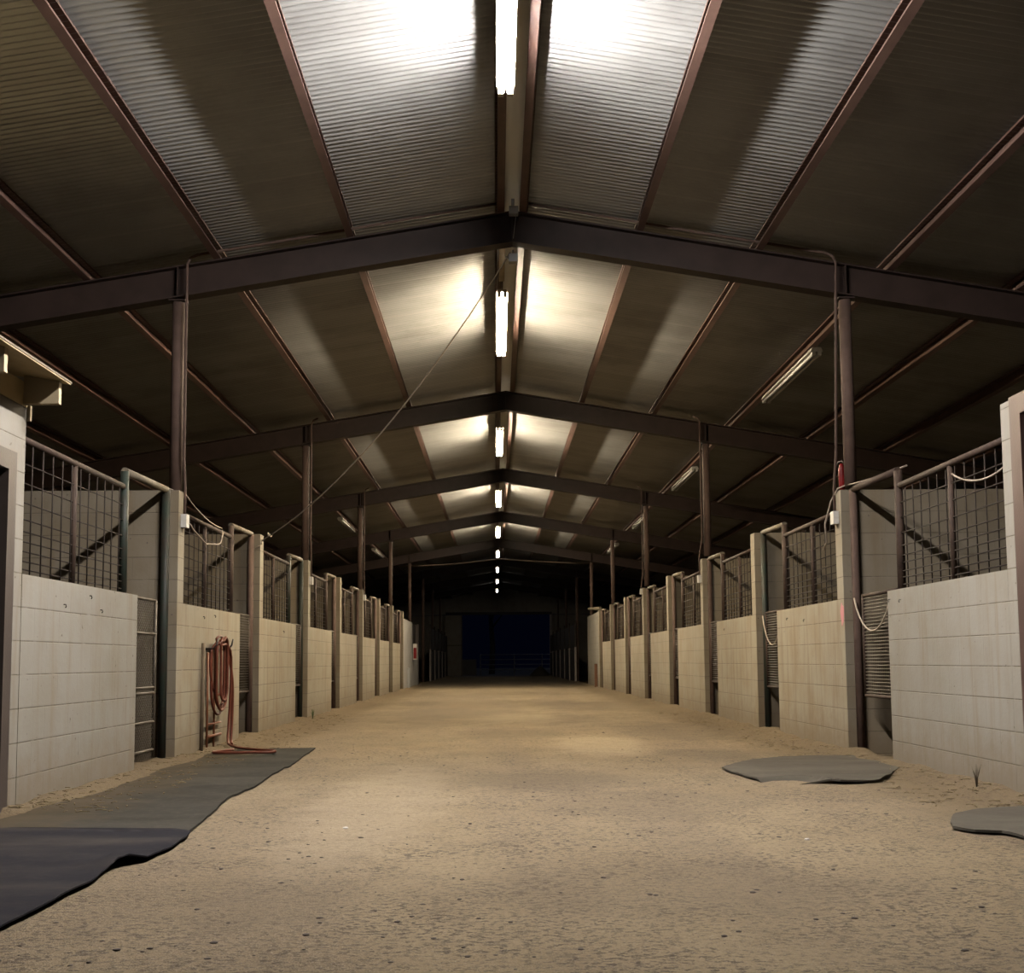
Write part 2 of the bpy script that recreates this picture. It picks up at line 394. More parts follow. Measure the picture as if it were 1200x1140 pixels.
# ------------------------------------------------------------------ rafters
def rafter_mesh():
    b = MB(); fw_, tf, tw = .075, .014, .006
    for sg in (-1, 1):
        for (z0, z1, hw) in ((0, tf, fw_), (tf, RD-tf, tw), (RD-tf, RD-.001, fw_)):
            x1 = 8.6
            vs = []
            for x in (0, x1):
                for (yy, zz) in ((-hw, z0), (hw, z0), (hw, z1), (-hw, z1)):
                    vs.append((sg*x, yy, SOFFIT - x/6 + zz))
            b.add(vs, [(0,1,2,3),(4,7,6,5),(0,4,5,1),(1,5,6,2),(2,6,7,3),(3,7,4,0)])
    return b
raf = rafter_mesh().mesh('rafter_beam', MAT['brown_steel'])
st = MB()
st.prism([(-.004,-.07,.0),(.004,-.07,0),(.004,.07,0),(-.004,.07,0)], (0,0,SOFFIT+.016), (0,0,SOFFIT+RD-.016))
stiff = st.mesh('end_plate', MAT['brown_steel'])
sp = MB()
sp.add([(-.004,-.07,0),(.004,-.07,0),(.004,-.008,0),(-.004,-.008,0),(-.004,-.07,RD-.03),(.004,-.07,RD-.03),(.004,-.008,RD-.03),(-.004,-.008,RD-.03)],
       [(0,3,2,1),(4,5,6,7),(0,1,5,4),(1,2,6,5),(2,3,7,6),(3,0,4,7)])
web = sp.mesh('stiffener', MAT['brown_steel'])
COLS = 3.122
for k in range(-2, 8):
    y = RAFTER_Y + BAY*k
    lab = ('brown steel roof rafter crossing over the camera' if k < 0 else
           f'brown steel I-beam rafter, {ORD[k]} one seen along the roof' + (', nearest and largest' if k == 0 else ''))
    if k < 0: continue
    e = empty('steel_rafter', (RIDGE_X, y, 0), lab, 'rafter', 'roof rafters')
    put(e, 'rafter_beam', raf); put(e, 'end_plate', stiff)
    for sx_ in (-1, 1):
        o = put(e, 'stiffener', web); o.location = (sx_*COLS, 0, SOFFIT - COLS/6 + .016)

# ------------------------------------------------------------------ block stall dividers, fronts, grilles, gates
def divider_mesh(L, mat, W=.2):
    b = MB(); b.box(0, L, 0, W, -.06, FULLH); return b.mesh('block_divider', mat)
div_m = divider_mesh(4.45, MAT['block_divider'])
end_m = MB().box(-.004, .0, 0, .2, -.06, FULLH-.002).mesh('divider_end', MAT['block'])
def front_mesh(L, mat): return MB().box(0, .2, 0, L, -.06, LOWH).mesh('block_parapet', mat)

def wire_panel(L, h0, h1, mat):
    """stock-panel wire: close rows at the bottom, wide at the top"""
    b = MB()
    drops = [.126, .25, .375, .48, .555, .618, .683, .74, .795, .838]
    for d in drops:
        z = h1 - d
        if z > h0 + .005: b.tube([(0, 0, z + .004*math.sin(d*40)), (0, L*.5, z - .004), (0, L, z + .003*math.cos(d*50))], .0052, 5)
    k = int(L / .178)
    for i in range(1, k+1):
        y = i * L / (k+.6)
        b.tube([(.006, y, h0), (.006, y + .006*math.sin(i*2.1), (h0+h1)/2), (.006, y, h1)], .0052, 5)
    return b.mesh('wire_grid', mat)

def grille(name, side, x, y0, y_end, y_div, post_mat, head_mat, label, hinge_mat, head_top=2.41, col_mat=None):
    """welded pipe frame above a low block front: rail, posts and wire, and a head pipe across the gateway to a hinge post"""
    e = empty(name, (x, y0, LOWH), label, 'grille', 'wire grilles over the ' + side + ' stall fronts')
    L = y_end - y0; h = 2.285 - LOWH
    MB().tube([(0, .012, h), (0, L, h)], .024, 10).build('top_rail', MAT['rust_pipe'], e)
    MB().tube([(0, L, .003), (0, L, head_top - LOWH)], .034, 12).build('end_post', post_mat, e)
    MB().tube([(0, L*.5, .003), (0, L*.5, h-.02)], .022, 10).build('middle_post', MAT['rust_pipe'], e)
    put(e, 'wire_grid', wire_panel(L-.03, .004, h-.02, MAT['wire']))
    MB().tube([(0, L+.0, head_top-LOWH+.002), (0, y_div-y0-.045, head_top-LOWH+.028)], .031, 12).build('head_pipe', head_mat, e)
    MB().tube([(0, y_div-y0-.045, -LOWH-.03), (0, y_div-y0-.045, head_top-LOWH+.028)], .036, 12).build('hinge_post', hinge_mat, e)
    return e

def chainlink_gate(L, h):
    e = empty('stall_gate', (0,0,0))
    f = MB()
    for z in (.03, .18, .42, .74, .80, 1.11, h):
        pass
    MB().tube([(0,0,.02),(0,0,h)], .016, 8).build('gate_stile', MAT['gate_steel'], e)
    MB().tube([(0,L,.02),(0,L,h)], .016, 8).build('gate_stile', MAT['gate_steel'], e)
    for z in (h, 1.08, .62, .575, .33, .09):
        MB().tube([(0,0,z),(0,L,z)], .013, 8).build('gate_rail', MAT['gate_steel'], e)
    b = MB(); st = .042
    n = int((L + h) / st)
    for i in range(1, n):
        c = i*st
        y0, z0 = (c, 0) if c < L else (L, c-L)
        y1, z1 = (0, c) if c < h else (c-h, h)
        if abs(y0-y1) > .01:
            b.tube([(.003, y0, z0+.02), (.003, y1, z1+.0)], .0026, 4)
            b.tube([(-.003, L-y0, z0+.02), (-.003, L-y1, z1+.0)], .0026, 4)
    put(e, 'chain_mesh', b.mesh('chain_mesh', MAT['gate_steel']))
    return e
def mesh_gate(L, z0, z1, frame_mat):
    e = empty('stall_gate', (0,0,0))
    MB().tube([(0,0,z0),(0,0,z1)], .017, 8).build('gate_stile', frame_mat, e)
    MB().tube([(0,L,z0),(0,L,z1)], .017, 8).build('gate_stile', frame_mat, e)
    MB().tube([(0,0,z0),(0,L,z0)], .017, 8).build('gate_rail', frame_mat, e)
    MB().tube([(0,0,z1),(0,L,z1)], .017, 8).build('gate_rail', frame_mat, e)
    b = MB(); n = int((z1-z0)/.029)
    for i in range(1, n): b.tube([(0,0,z0+i*(z1-z0)/n),(0,L,z0+i*(z1-z0)/n)], .0062, 5)
    k = int(L/.05)
    for i in range(1, k): b.tube([(.008, i*L/k, z0),(.008, i*L/k, z1)], .003, 4)
    put(e, 'gate_mesh', b.mesh('gate_mesh', MAT['gate_steel']))
    return e

NSTALL = 8
front_std = front_mesh(2.40, MAT['block'])
gate_left = gate_right = None
green_rows = {('left', 0), ('left', 2)}
for side, xf, d0, sg in (('left', XL, DL, -1), ('right', XR, DR, 1)):
    for i in range(NSTALL):
        y = d0 + PITCH_Y*i
        # divider: full height block wall running away from the aisle, its end on the aisle line
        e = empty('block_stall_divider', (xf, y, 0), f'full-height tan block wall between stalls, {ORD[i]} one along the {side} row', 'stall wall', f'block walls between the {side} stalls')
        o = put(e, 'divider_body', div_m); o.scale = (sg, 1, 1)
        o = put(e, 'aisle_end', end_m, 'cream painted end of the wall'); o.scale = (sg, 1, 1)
    ord_i = 0
    for i in range(-1, NSTALL-1):
        if i < 0:
            y0 = 7.08 if side == 'left' else 7.285; y1 = 9.36 if side == 'left' else 9.55
            me = front_mesh(y1-y0, MAT['block_white'])
        else:
            y0 = d0 + PITCH_Y*i + .203; y1 = y0 + 2.40; me = front_std
        yd = d0 + PITCH_Y*(i+1)
        e = empty('block_parapet', (xf, y0, 0), (f'low white block stall front, {ORD[i+1]} and largest of the {side} row' if i < 0 else
                  f'low cream block stall front, {ORD[i+1]} one of the {side} row'), 'stall front', f'low block fronts of the {side} stalls')
        o = put(e, 'block_face', me); o.scale = (sg, 1, 1)
        FR = e
        if i < 2:
            marks = {('left',-1): [(.69,1.27),(1.18,1.355),(1.41,1.265)], ('right',-1): [(2.2,1.35),(1.95,1.335)], ('left',0): [(.75,1.33),(1.2,1.36)], ('right',0): [(1.9,1.32),(1.2,1.28)], ('right',1): [(1.8,1.3)], ('left',1): [(1.4,1.3)]}.get((side, i), [])
            for q, (yy, zz) in enumerate(marks):
                b = MB()
                b.tube([(-sg*.0, yy, zz), (-sg*.014, yy, zz), (-sg*.016, yy+.004, zz-.014), (-sg*.012, yy+.0, zz-.022)], .0035, 6)
                b.build('eye_hook', MAT['black_steel'], e, label='rusty dark hook in the block')
        xc = sg*.1 + xf
        green = (side, i+1) in green_rows
        pm = MAT['green_pipe'] if green else MAT['rust_pipe']
        hm = MAT['pale_pipe'] if side == 'left' or i >= 0 else MAT['rust_pipe']
        hinge = MAT['green_pipe'] if green or (side == 'right' and i == 0) else MAT['post']
        tint = 'green-posted' if green else 'brown'
        where = 'beside the eaved room' if side == 'left' and i < 0 else ('beside the red-brown jamb' if i < 0 else f'{ORD[i+1]} one')
        grille('wire_grille', side, xc, y0, y1-.07, yd, pm, hm, f'{tint} pipe grille with wire grid, {where} above the {side} stall fronts', hinge)
        # gate in the gap
        if side == 'left' and i < 0:
            g = chainlink_gate(.82, 1.37); g.location = (xc, y1+.02, .05)
            tag(g, 'narrow chain-link gate with pipe rails beside the nearest green hinge post', 'gate', 'stall gates')
        else:
            if gate_left is None: gate_left = mesh_gate(.92, .54, 1.435, MAT['rust_pipe']); g = gate_left
            else: g = copy_tree(gate_left)
            g.location = (xc, y1+.03, 0)
            tag(g, f'short wire mesh stall gate with open gap under it, {ORD[i+1]} gateway of the {side} row', 'gate', 'stall gates')

# pink spray mark on the second right front
b = MB(); pts = [(10.80+.05*math.cos(a)*(1+.2*math.sin(3*a)), 1.28+.10*math.sin(a)*(1+.15*math.cos(5*a))) for a in [2*PI*k/18 for k in range(18)]]
b.add([(XR-.0062, y, z) for y, z in pts] + [(XR-.0045, y, z) for y, z in pts], [tuple(range(18))] + [(k, (k+1) % 18, 18+(k+1) % 18, 18+k) for k in range(18)])
pk = b.build('paint_mark', MAT['pink'])
dv = [o for o in C.objects if o.get('label', '').startswith('full-height tan block wall between stalls, first one along the right')][0]
pk.parent = dv; pk.location = -dv.location; pk['label'] = 'pink spray paint mark'

# ------------------------------------------------------------------ posts on the dividers, outer walls
post_h = {}
for side, sx_ in (('left', -1), ('right', 1)):
    for k in range(0, 8):
        x = RIDGE_X + sx_*COLS; y = RAFTER_Y + BAY*k
        if k <= 3: z0 = FULLH + (.034 if side == 'right' else .001)
        elif k == 4: z0 = 2.25 if side == 'left' else 2.40
        else: z0 = -.03
        z1 = SOFFIT - COLS/6
        b = MB(); yy = y if k <= 3 else y - .0
        r = .057
        e = empty('steel_post', (x, yy, z0), f'round brown steel post under the {ORD[k]} rafter, on the {side} side of the aisle', 'post', 'steel roof posts')
        MB().tube([(0,0,0),(0,0,z1-z0-.018)], r, 16).build('post_pipe', MAT['post'], e)
        MB().box(-.075,.075,-.07,.07, z1-z0-.031, z1-z0-.017).build('cap_plate', MAT['brown_steel'], e)
for nm, x0, x1 in (('wall_left', -7.55, -7.35), ('wall_right', 7.72, 7.92)):
    tag(MB().box(x0, x1, ROOF_Y0, 69.2, -.1, FULLH).build(nm, MAT['block_divider']), kind='structure')

# ------------------------------------------------------------------ ridge tube lights
def tube_light(mat, body=True):
    e = empty('tube_light', (0,0,0))
    L = 2.5
    b = MB(); b.add([(-.045,0,.045),(.045,0,.045),(.062,0,.02),(-.062,0,.02),(-.045,L,.045),(.045,L,.045),(.062,L,.02),(-.062,L,.02)],
                    [(0,1,2,3),(4,7,6,5),(0,4,5,1),(1,5,6,2),(2,6,7,3),(3,7,4,0)])
    hs = b.build('lamp_housing', MAT['fixture'], e)
    for s_ in (-1, 1):
        MB().tube([(s_*.028, .05, -.012), (s_*.028, L-.05, -.012)], .021, 12).build('tube', mat, e)
        for y in (.0, L-.05):
            MB().box(s_*.032-.02, s_*.032+.02, y, y+.05, -.034, .02).build('lamp_holder', MAT['fixture'], hs)
    for y in (.35, L-.35):
        MB().tube([(0, y, .045), (0, y, .26)], .004, 6).build('hanger_rod', MAT['galvanised'], e)
    return e
LAMP_X, LAMP_Z = .093, 4.805
proto = {}
words_ = {-1: 'lit twin tube light above the camera', 0: 'lit twin tube light at the top of the picture', }
for k in range(0, 9):
    y = 12.22 + BAY*(k-1) + (.38 if k == 0 else 0)
    if k <= 0: key = 'lamp_cool'
    elif k <= 4: key = 'lamp_warm'
    elif k == 5: key = 'lamp_weak'
    else: key = 'lamp_faint'
    if key not in proto: proto[key] = tube_light(MAT[key]); e = proto[key]
    else: e = copy_tree(proto[key])
    e.location = (LAMP_X, y, LAMP_Z)
    tag(e, words_.get(k, f'lit twin tube light under the ridge, {ORD[k] if k < 12 else k} one seen from the camera'), 'light', 'tube lights along the ridge')

o = MB().box(LAMP_X-.03, LAMP_X+.03, 10.80, 12.5, 5.03, 5.056).build('mounting_board', MAT['tan_wood'])
tag(o, 'tan mounting board under the ridge between the nearest rafter and the second lit light', 'board')
# unlit side fixtures along the third purlins
def dead_light():
    e = empty('unlit_tube_light', (0,0,0)); L = 2.5
    b = MB(); b.add([(-.05,0,.05),(.05,0,.05),(.075,0,.0),(-.075,0,.0),(-.05,L,.05),(.05,L,.05),(.075,L,.0),(-.075,L,.0)],
                    [(0,1,2,3),(4,7,6,5),(0,4,5,1),(1,5,6,2),(2,6,7,3),(3,7,4,0)])
    hs = b.build('lamp_housing', MAT['white_box'], e)
    for s_ in (-1, 1):
        MB().tube([(s_*.034, .05, -.022), (s_*.034, L-.05, -.022)], .019, 10).build('tube', MAT['dead_tube'], e)
        for y in (.0, L-.05): MB().box(s_*.034-.02, s_*.034+.02, y, y+.05, -.044, .0).build('lamp_holder', MAT['white_box'], hs)
    for y in (.35, L-.35): MB().tube([(0, y, .05), (0, y, .11)], .004, 6).build('hanger_rod', MAT['galvanised'], e)
    return e
dl = None
for side, x, ylist in (('right', 3.70, (13.05, 21.25, 28.2, 35.2)), ('left', -3.72, (27.9, 35.6))):
    for q, y in enumerate(ylist):
        e = dl = dead_light() if dl is None else None or dl
        if q or side == 'left': e = copy_tree(dl)
        e.location = (x, y, PB - abs(x-RIDGE_X)/6 - .12)
        tag(e, f'unlit white tube light under a purlin, {ORD[q]} one over the {side} stalls', 'light', 'unlit lights over the stalls')

# ------------------------------------------------------------------ room with eave at the near left
b = MB()
b.box(XL-.2, XL, 6.915, 7.072, -.06, FULLH); b.box(XL-.2, XL, 1.5, 5.95, -.06, FULLH); b.box(XL-.2, XL, 5.95, 6.915, 2.135, FULLH)
b.box(XL-3.4, XL-.2, 6.872, 7.072, -.06, FULLH)
tag(b.build('wall_front', MAT['block_white']), kind='structure')
e = empty('door_1', (XL, 5.95, 0)); tag(e, kind='structure')
def part(bm, name, mat, e): return bm.build(name, mat, e, loc=tuple(-Vector(e.location)))
part(MB().box(XL-.1, XL+.018, 6.80, 6.913, -.03, 2.133), 'door_jamb', MAT['frame_brown'], e)
part(MB().box(XL-.1, XL+.018, 5.952, 6.06, -.03, 2.133), 'door_jamb', MAT['frame_brown'], e)
part(MB().box(XL-.1, XL+.018, 6.06, 6.80, 2.02, 2.133), 'door_head', MAT['frame_brown'], e)
part(MB().box(XL-.15, XL-.105, 6.06, 6.80, 0.02, 2.02), 'door_leaf', MAT['dark_door'], e)
# eave: plate, rafter tails, boards, metal edge
e = empty('room_eave', (XL, 7.07, FULLH), 'tan timber eave with rafter tails on the white room', 'eave')
part(MB().box(XL-.12, XL+.004, 1.5, 7.074, FULLH+.002, FULLH+.15), 'wall_plate', MAT['roof_board'], e)
for y in (7.03, 6.24, 5.45, 4.66):
    b = MB(); x0, x1 = XL+.005, XL+.218
    b.add([(x0,y-.022,2.452),(x1,y-.022,2.452),(x1,y-.022,2.588),(x0,y-.022,2.625),(x0,y+.022,2.452),(x1,y+.022,2.452),(x1,y+.022,2.588),(x0,y+.022,2.625)],
          [(0,1,2,3),(4,7,6,5),(0,4,5,1),(1,5,6,2),(2,6,7,3),(3,7,4,0)])
    part(b, 'rafter_tail', MAT['tan_wood'], e)
b = MB(); x0, x1 = XL-2.6, XL+.262
sl_ = .18
z1 = 2.588 - (.262-.218)*sl_ + .004; z0 = z1 + (x1-x0)*sl_
b.add([(x0,1.5,z0),(x1,1.5,z1),(x1,7.085,z1),(x0,7.085,z0),(x0,1.5,z0+.016),(x1,1.5,z1+.016),(x1,7.085,z1+.016),(x0,7.085,z0+.016)],
      [(0,3,2,1),(4,5,6,7),(0,1,5,4),(1,2,6,5),(2,3,7,6),(3,0,4,7)])
part(b, 'roof_boards', MAT['roof_board'], e)
part(MB().box(x1+.001, x1+.004, 1.5, 7.09, z1+.008, z1+.02), 'drip_edge', MAT['pale_pipe'], e)
part(MB().box(XL+.001, XL+.022, 7.0745, 7.10, 2.36, 2.455), 'corner_block', MAT['tan_wood'], e)

# pillar and red-brown jamb at the near right
tag(MB().box(XR, XR+.2, 7.135, 7.283, -.06, 2.475).build('wall_right_end', MAT['block_white']), kind='structure')
e = empty('door_2', (XR, 6.9, 0)); tag(e, kind='structure')
part(MB().box(XR-.012, XR+.16, 6.99, 7.133, -.04, 2.485), 'door_jamb', MAT['frame_red'], e)
part(MB().box(XR-.012, XR+.16, 5.35, 5.49, -.04, 2.485), 'door_jamb', MAT['frame_red'], e)
part(MB().box(XR-.012, XR+.16, 5.49, 6.99, 2.36, 2.485), 'door_head', MAT['frame_red'], e)

# ------------------------------------------------------------------ far end of the lit aisle
tag(MB().box(XL-.2, XL, 36.34, 40.2, -.05, 2.22).build('wall_left_end', MAT['plaster']), kind='structure')
e = empty('door_3', (XL, 40.2, 0)); tag(e, kind='structure')
part(MB().box(XL-.2, XL-.01, 40.2, 43.2, -.05, 1.15), 'door_panel', MAT['plaster'], e)
part(MB().box(XL-.16, XL-.1, 40.2, 43.2, 1.15, 2.2), 'door_leaf', MAT['dark_wood'], e)
part(MB().box(XL-.2, XL+.01, 43.2, 43.4, -.05, 2.25), 'door_jamb', MAT['frame_brown'], e)
e = empty('extinguisher_cabinet', (XL+.005, 40.6, .98), 'red and white extinguisher cabinet on the white wall down the aisle', 'cabinet')
part(MB().box(XL+.005, XL+.13, 40.35, 40.9, .95, 1.5), 'cabinet_box', MAT['white_box'], e)
part(MB().box(XL+.03, XL+.132, 40.32, 40.345, 1.0, 1.36), 'red_panel', MAT['red'], e)
tag(MB().box(XL+.004, XL+.04, 37.9, 38.6, .0, .68).build('white_board', MAT['board_white']), 'white board leaning on the plaster wall beyond the left stalls', 'board')
tag(MB().box(XR, XR+.2, 36.6, 41.0, -.05, 2.40).build('wall_right_far', MAT['block_white']), kind='structure')
tag(MB().box(XR-.10, XR-.01, 37.1, 37.25, .0, .77).build('timber_stake', MAT['timber']), 'short reddish timber stake against the far right wall end', 'stake')
tag(MB().tube([(XR+.06, 36.55, 2.5), (XR-.02, 39.5, 2.62), (XR-.06, 39.55, 2.62)], .05, 10).build('head_rail', MAT['pale_pipe']), 'pale horizontal pipe over the last right stall end', 'pipe', kind='thing')

# unlit stalls beyond
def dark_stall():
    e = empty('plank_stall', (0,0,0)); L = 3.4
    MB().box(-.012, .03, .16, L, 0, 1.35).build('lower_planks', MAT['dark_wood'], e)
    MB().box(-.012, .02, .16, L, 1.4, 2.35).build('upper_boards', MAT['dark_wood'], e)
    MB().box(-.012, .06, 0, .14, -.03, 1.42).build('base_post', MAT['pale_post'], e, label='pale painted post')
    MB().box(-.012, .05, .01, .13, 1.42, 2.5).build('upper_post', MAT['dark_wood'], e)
    return e
ds = None
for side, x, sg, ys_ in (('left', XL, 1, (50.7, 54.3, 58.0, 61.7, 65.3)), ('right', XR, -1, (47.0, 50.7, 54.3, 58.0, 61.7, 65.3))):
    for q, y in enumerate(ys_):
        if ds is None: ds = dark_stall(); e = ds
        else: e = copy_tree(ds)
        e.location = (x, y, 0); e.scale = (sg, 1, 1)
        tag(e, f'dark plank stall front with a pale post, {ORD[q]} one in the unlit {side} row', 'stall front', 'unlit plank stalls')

# gable end with the big doorway
b = MB(); Y0, Y1 = 69.2, 69.3
b.box(-8.6, -2.87, Y0, Y1, -.1, 3.6); b.box(3.25, 8.9, Y0, Y1, -.1, 3.6)
for sg in (-1, 1):
    x0, x1 = RIDGE_X, RIDGE_X + sg*8.7
    zt = PB + PD
    b.add([(x0,Y0,3.66),(x1,Y0,3.6),(x1,Y0,zt-8.7/6),(x0,Y0,zt),(x0,Y1,3.66),(x1,Y1,3.6),(x1,Y1,zt-8.7/6),(x0,Y1,zt)],
          [(0,1,2,3),(4,7,6,5),(0,4,5,1),(1,5,6,2),(2,6,7,3),(3,7,4,0)])
tag(b.build('wall_back', MAT['siding']), kind='structure')
tag(MB().box(-2.95, 3.33, 69.1, 69.2, 3.62, 3.78).build('trim_2', MAT['brown_steel']), kind='structure')
tag(MB().box(3.2, 3.36, 69.05, 69.2, -.05, 3.62).build('trim_3', MAT['pale_post']), kind='structure')
e = empty('sliding_door', (-2.87, 69.0, 0), 'tan sliding door leaf parked at one side of the far doorway', 'door')
part(MB().box(-3.0, -2.02, 69.0, 69.05, .02, 3.6), 'door_leaf', MAT['siding'], e)
part(MB().box(-3.0, -2.0, 68.985, 69.0, 1.78, 1.86), 'cross_rail', MAT['pale_pipe'], e)
part(MB().box(-2.04, -1.98, 68.985, 69.06, .02, 3.6), 'edge_stile', MAT['pale_pipe'], e)
# night yard
e = empty('pipe_fence', (-1, 76, 0), 'faint pipe rail fence outside the far doorway', 'fence')
for z in (.34, .66, .98, 1.30): part(MB().tube([(-1.0, 76, z), (6.5, 76, z)], .03, 8), 'fence_rail', MAT['fence_pipe'], e)
for x in (-1.0, 1.2, 3.0, 5): part(MB().tube([(x, 76.06, -.05), (x, 76.06, 1.36)], .035, 8), 'fence_post', MAT['fence_pipe'], e)
tag(MB().box(-4.4, -1.25, 75.5, 75.7, -.05, 1.0).build('yard_wall', MAT['plaster']), 'low pale wall in the dark yard beyond the doorway', 'yard wall', kind='thing')
e = empty('tree', (-.3, 84, 0), 'bare tree trunk rising in the dark yard beyond the doorway', 'tree')
MB().tube([(0,0,-.1),(.08,0,2),(-.05,.1,4),(.15,0,7)], [.22,.19,.15,.08], 10).build('trunk', MAT['bark'], e)
for a, z in ((.6,3.2),(2.4,4.2),(4.0,5.0),(5.2,3.8)):
    MB().tube([(0,0,z),(math.cos(a)*.9,math.sin(a)*.9,z+1.0),(math.cos(a)*1.5,math.sin(a)*1.5,z+2.2)], [.08,.05,.02], 8).build('branch', MAT['bark'], e)
b = MB(); vs = []; nn = 14
for j in range(7):
    t = j/6
    for k in range(nn):
        a = 2*PI*k/nn; r = (1-t**1.6)*(1+.18*noise.noise(Vector((math.cos(a)*2, math.sin(a)*2, t*3))))
        vs.append((2.55+.6*r*math.cos(a), 67.6+.8*r*math.sin(a), -.02+.62*t))
b.add(vs, [(j*nn+k, j*nn+(k+1) % nn, (j+1)*nn+(k+1) % nn, (j+1)*nn+k) for j in range(6) for k in range(nn)] + [tuple(6*nn+k for k in range(nn))], True)
tag(b.build('dirt_heap', MAT['heap']), 'dark heap beside the pale jamb of the far doorway', 'heap')

# ------------------------------------------------------------------ conduits, boxes, cords
def conduit(side, i, zbox, full, label, out=0):
    xf = XL if side == 'left' else XR; sg = 1 if side == 'left' else -1
    d0 = DL if side == 'left' else DR
    e = empty('wall_conduit', (xf, d0 + PITCH_Y*i, 0), label, 'conduit', 'electrical conduits on the stall walls')
    x = xf + sg*.026; yr = RAFTER_Y + BAY*(i//2) - .105
    yb = d0 + PITCH_Y*i + .12
    zt = SOFFIT + RD - abs(x-RIDGE_X)/6
    pts = [(x, yb, zbox), (x, yb, FULLH+.03), (x+sg*out, yr, FULLH+.30), (x, yr, zt-.02), (x+sg*.03, yr, zt+.045), (x+sg*.1, yr, zt+.075)]
    if full:
        pts += [(x+sg*1.0, yr, zt+.075+.9/6), (RIDGE_X-sg*.15, yr, SOFFIT+RD+.05)]
    part(MB().tube(pts, .0125, 8), 'conduit_pipe', MAT['post'], e)
    part(MB().box(x-.03, x+.03, yb-.05, yb+.05, zbox-.09, zbox+.03), 'outlet_box', MAT['white_box'], e)
    return e
conduit('left', 0, 2.2, True, 'thin brown conduit with white outlet box beside the nearest left post')
conduit('right', 0, 2.22, True, 'thin brown conduit with white switch box beside the nearest right post', .055)
conduit('left', 2, 2.16, False, 'thin conduit with white box beside the second left post')
conduit('right', 2, 2.16, False, 'thin conduit with white box beside the second right post')
conduit('left', 4, 2.3, False, 'thin conduit with small box beside the third left post')
conduit('right', 4, 2.4, False, 'thin conduit with small box beside the third right post')

def sag(a, b_, s, n=14):
    a, b_ = Vector(a), Vector(b_)
    return [a.lerp(b_, i/n) - Vector((0,0,s*4*(i/n)*(1-i/n))) for i in range(n+1)]
# extension cord from the top of the first left divider to the outlet
pts = sag((-2.99, 10.57, 2.47), (-2.86, 10.74, 2.43), .0, 3)[:-1] + sag((-2.86, 10.74, 2.43), (-2.90, 12.35, 2.30), .05, 10)
pts += [(-2.90, 12.40, 2.25), (-2.90, 12.30, 2.14), (-2.89, 12.15, 2.11), (-2.88, 11.6, 2.06), (-2.85, 11.0, 2.13), (-2.82, 10.75, 2.16)]
tag(MB().tube(pts, .0075, 7).build('extension_cord', MAT['cord']), 'pale cord looping from the nearest left wall end to its outlet box', 'cord')
pts = [(3.95, 9.3, 2.56)] + sag((3.5, 9.75, 2.50), (3.26, 10.72, 2.475), .015, 6) + [(3.22, 10.80, 2.46), (3.185, 10.92, 2.35), (3.16, 11.05, 2.15), (3.17, 11.05, 1.98), (3.21, 11.3, 1.93)]
pts = pts[1:]
tag(MB().tube(pts, .0085, 7).build('extension_cord', MAT['cord']), 'pale cord draped over the nearest right wall top and hanging down', 'cord')
pts = [(3.215, 10.86, 2.46), (3.20, 10.84, 2.58), (3.205, 10.82, 2.66), (3.23, 10.80, 2.71), (3.26, 10.79, 2.72), (3.29, 10.78, 2.69), (3.295, 10.78, 2.65)]
e = empty('fire_extinguisher', (3.258, 10.79, 2.445), 'slim red cylinder standing on the nearest right wall top beside the post', 'cylinder')
o = MB().lathe([(.0,0),(.026,.0),(.03,.01),(.03,.20),(.022,.235),(.01,.25),(.0,.251)], (0,0,0), 16).build('red_cylinder', MAT['red'], e)
MB().tube([Vector(q)-Vector(e.location) for q in pts], .006, 6).build('bent_tube', MAT['cord'], e)
pts = sag((XR+.1, 7.30, 2.16), (XR+.1, 8.35, 2.20), .10, 12)
tag(MB().tube(pts, .0075, 6).build('slack_cord', MAT['cord']), 'slack pale cord along the grille beside the red-brown jamb', 'cord')
# rope from the ridge to the second left divider
e = empty('guy_rope', (RIDGE_X, 10.9, 4.75), 'long thin rope slanting from the ridge pulley to the second left wall end', 'rope')
pth = sag((.165, 10.90, 4.78), (XL-.02, 14.30, 2.36), .34, 24)
pth += [(XL+.012, 14.22, 2.32), (XL+.006, 14.158, 2.30), (XL-.045, 14.158, 2.27)]
part(MB().tube(pth, .0075, 6), 'rope_line', MAT['rope'], e)
part(MB().tube([(XL+.13, 14.2, 2.405), (XL+.10, 14.2, 2.43), (XL+.09, 14.2, 2.46)], [.012,.018,.006], 7), 'rope_knot', MAT['rope'], e)
e = empty('ridge_pulley', (RIDGE_X, 10.86, 4.8), 'small metal pulley block hung under the nearest rafter peak', 'pulley')
part(MB().box(.15, .235, 10.80, 10.88, 4.66, 4.74), 'pulley_block', MAT['galvanised'], e)
part(MB().tube([(.19, 10.84, 4.74), (.19, 10.84, 4.785)], .01, 8), 'pulley_stem', MAT['galvanised'], e)
part(MB().tube([(.15, 10.84, 4.70), (.12, 10.84, 4.72)], .008, 8), 'pulley_pin', MAT['galvanised'], e)
e = empty('ridge_bracket', (RIDGE_X, 10.50, 5.05), 'small galvanised bracket with a wire over the nearest rafter peak', 'bracket')
part(MB().box(.15, .235, 10.44, 10.52, 4.99, 5.06), 'bracket_plate', MAT['galvanised'], e)
part(MB().box(.17, .20, 10.42, 10.5, 5.06, 5.12), 'bracket_arm', MAT['galvanised'], e)
part(MB().tube([(.215, 10.48, 4.99), (.19, 10.575, 4.80)], .003, 5), 'bracket_wire', MAT['galvanised'], e)
for sg in (-1, 1):
    pass
tag(MB().tube(sag((-3.4, 41.5, 4.28), (.1, 41.5, 4.52), .06, 10) + sag((.1, 41.5, 4.52), (3.6, 41.5, 4.32), .02, 8)[1:], .018, 7).build('overhead_cable', MAT['cord']),
    'pale cable strung across the aisle where the lights end', 'cable')

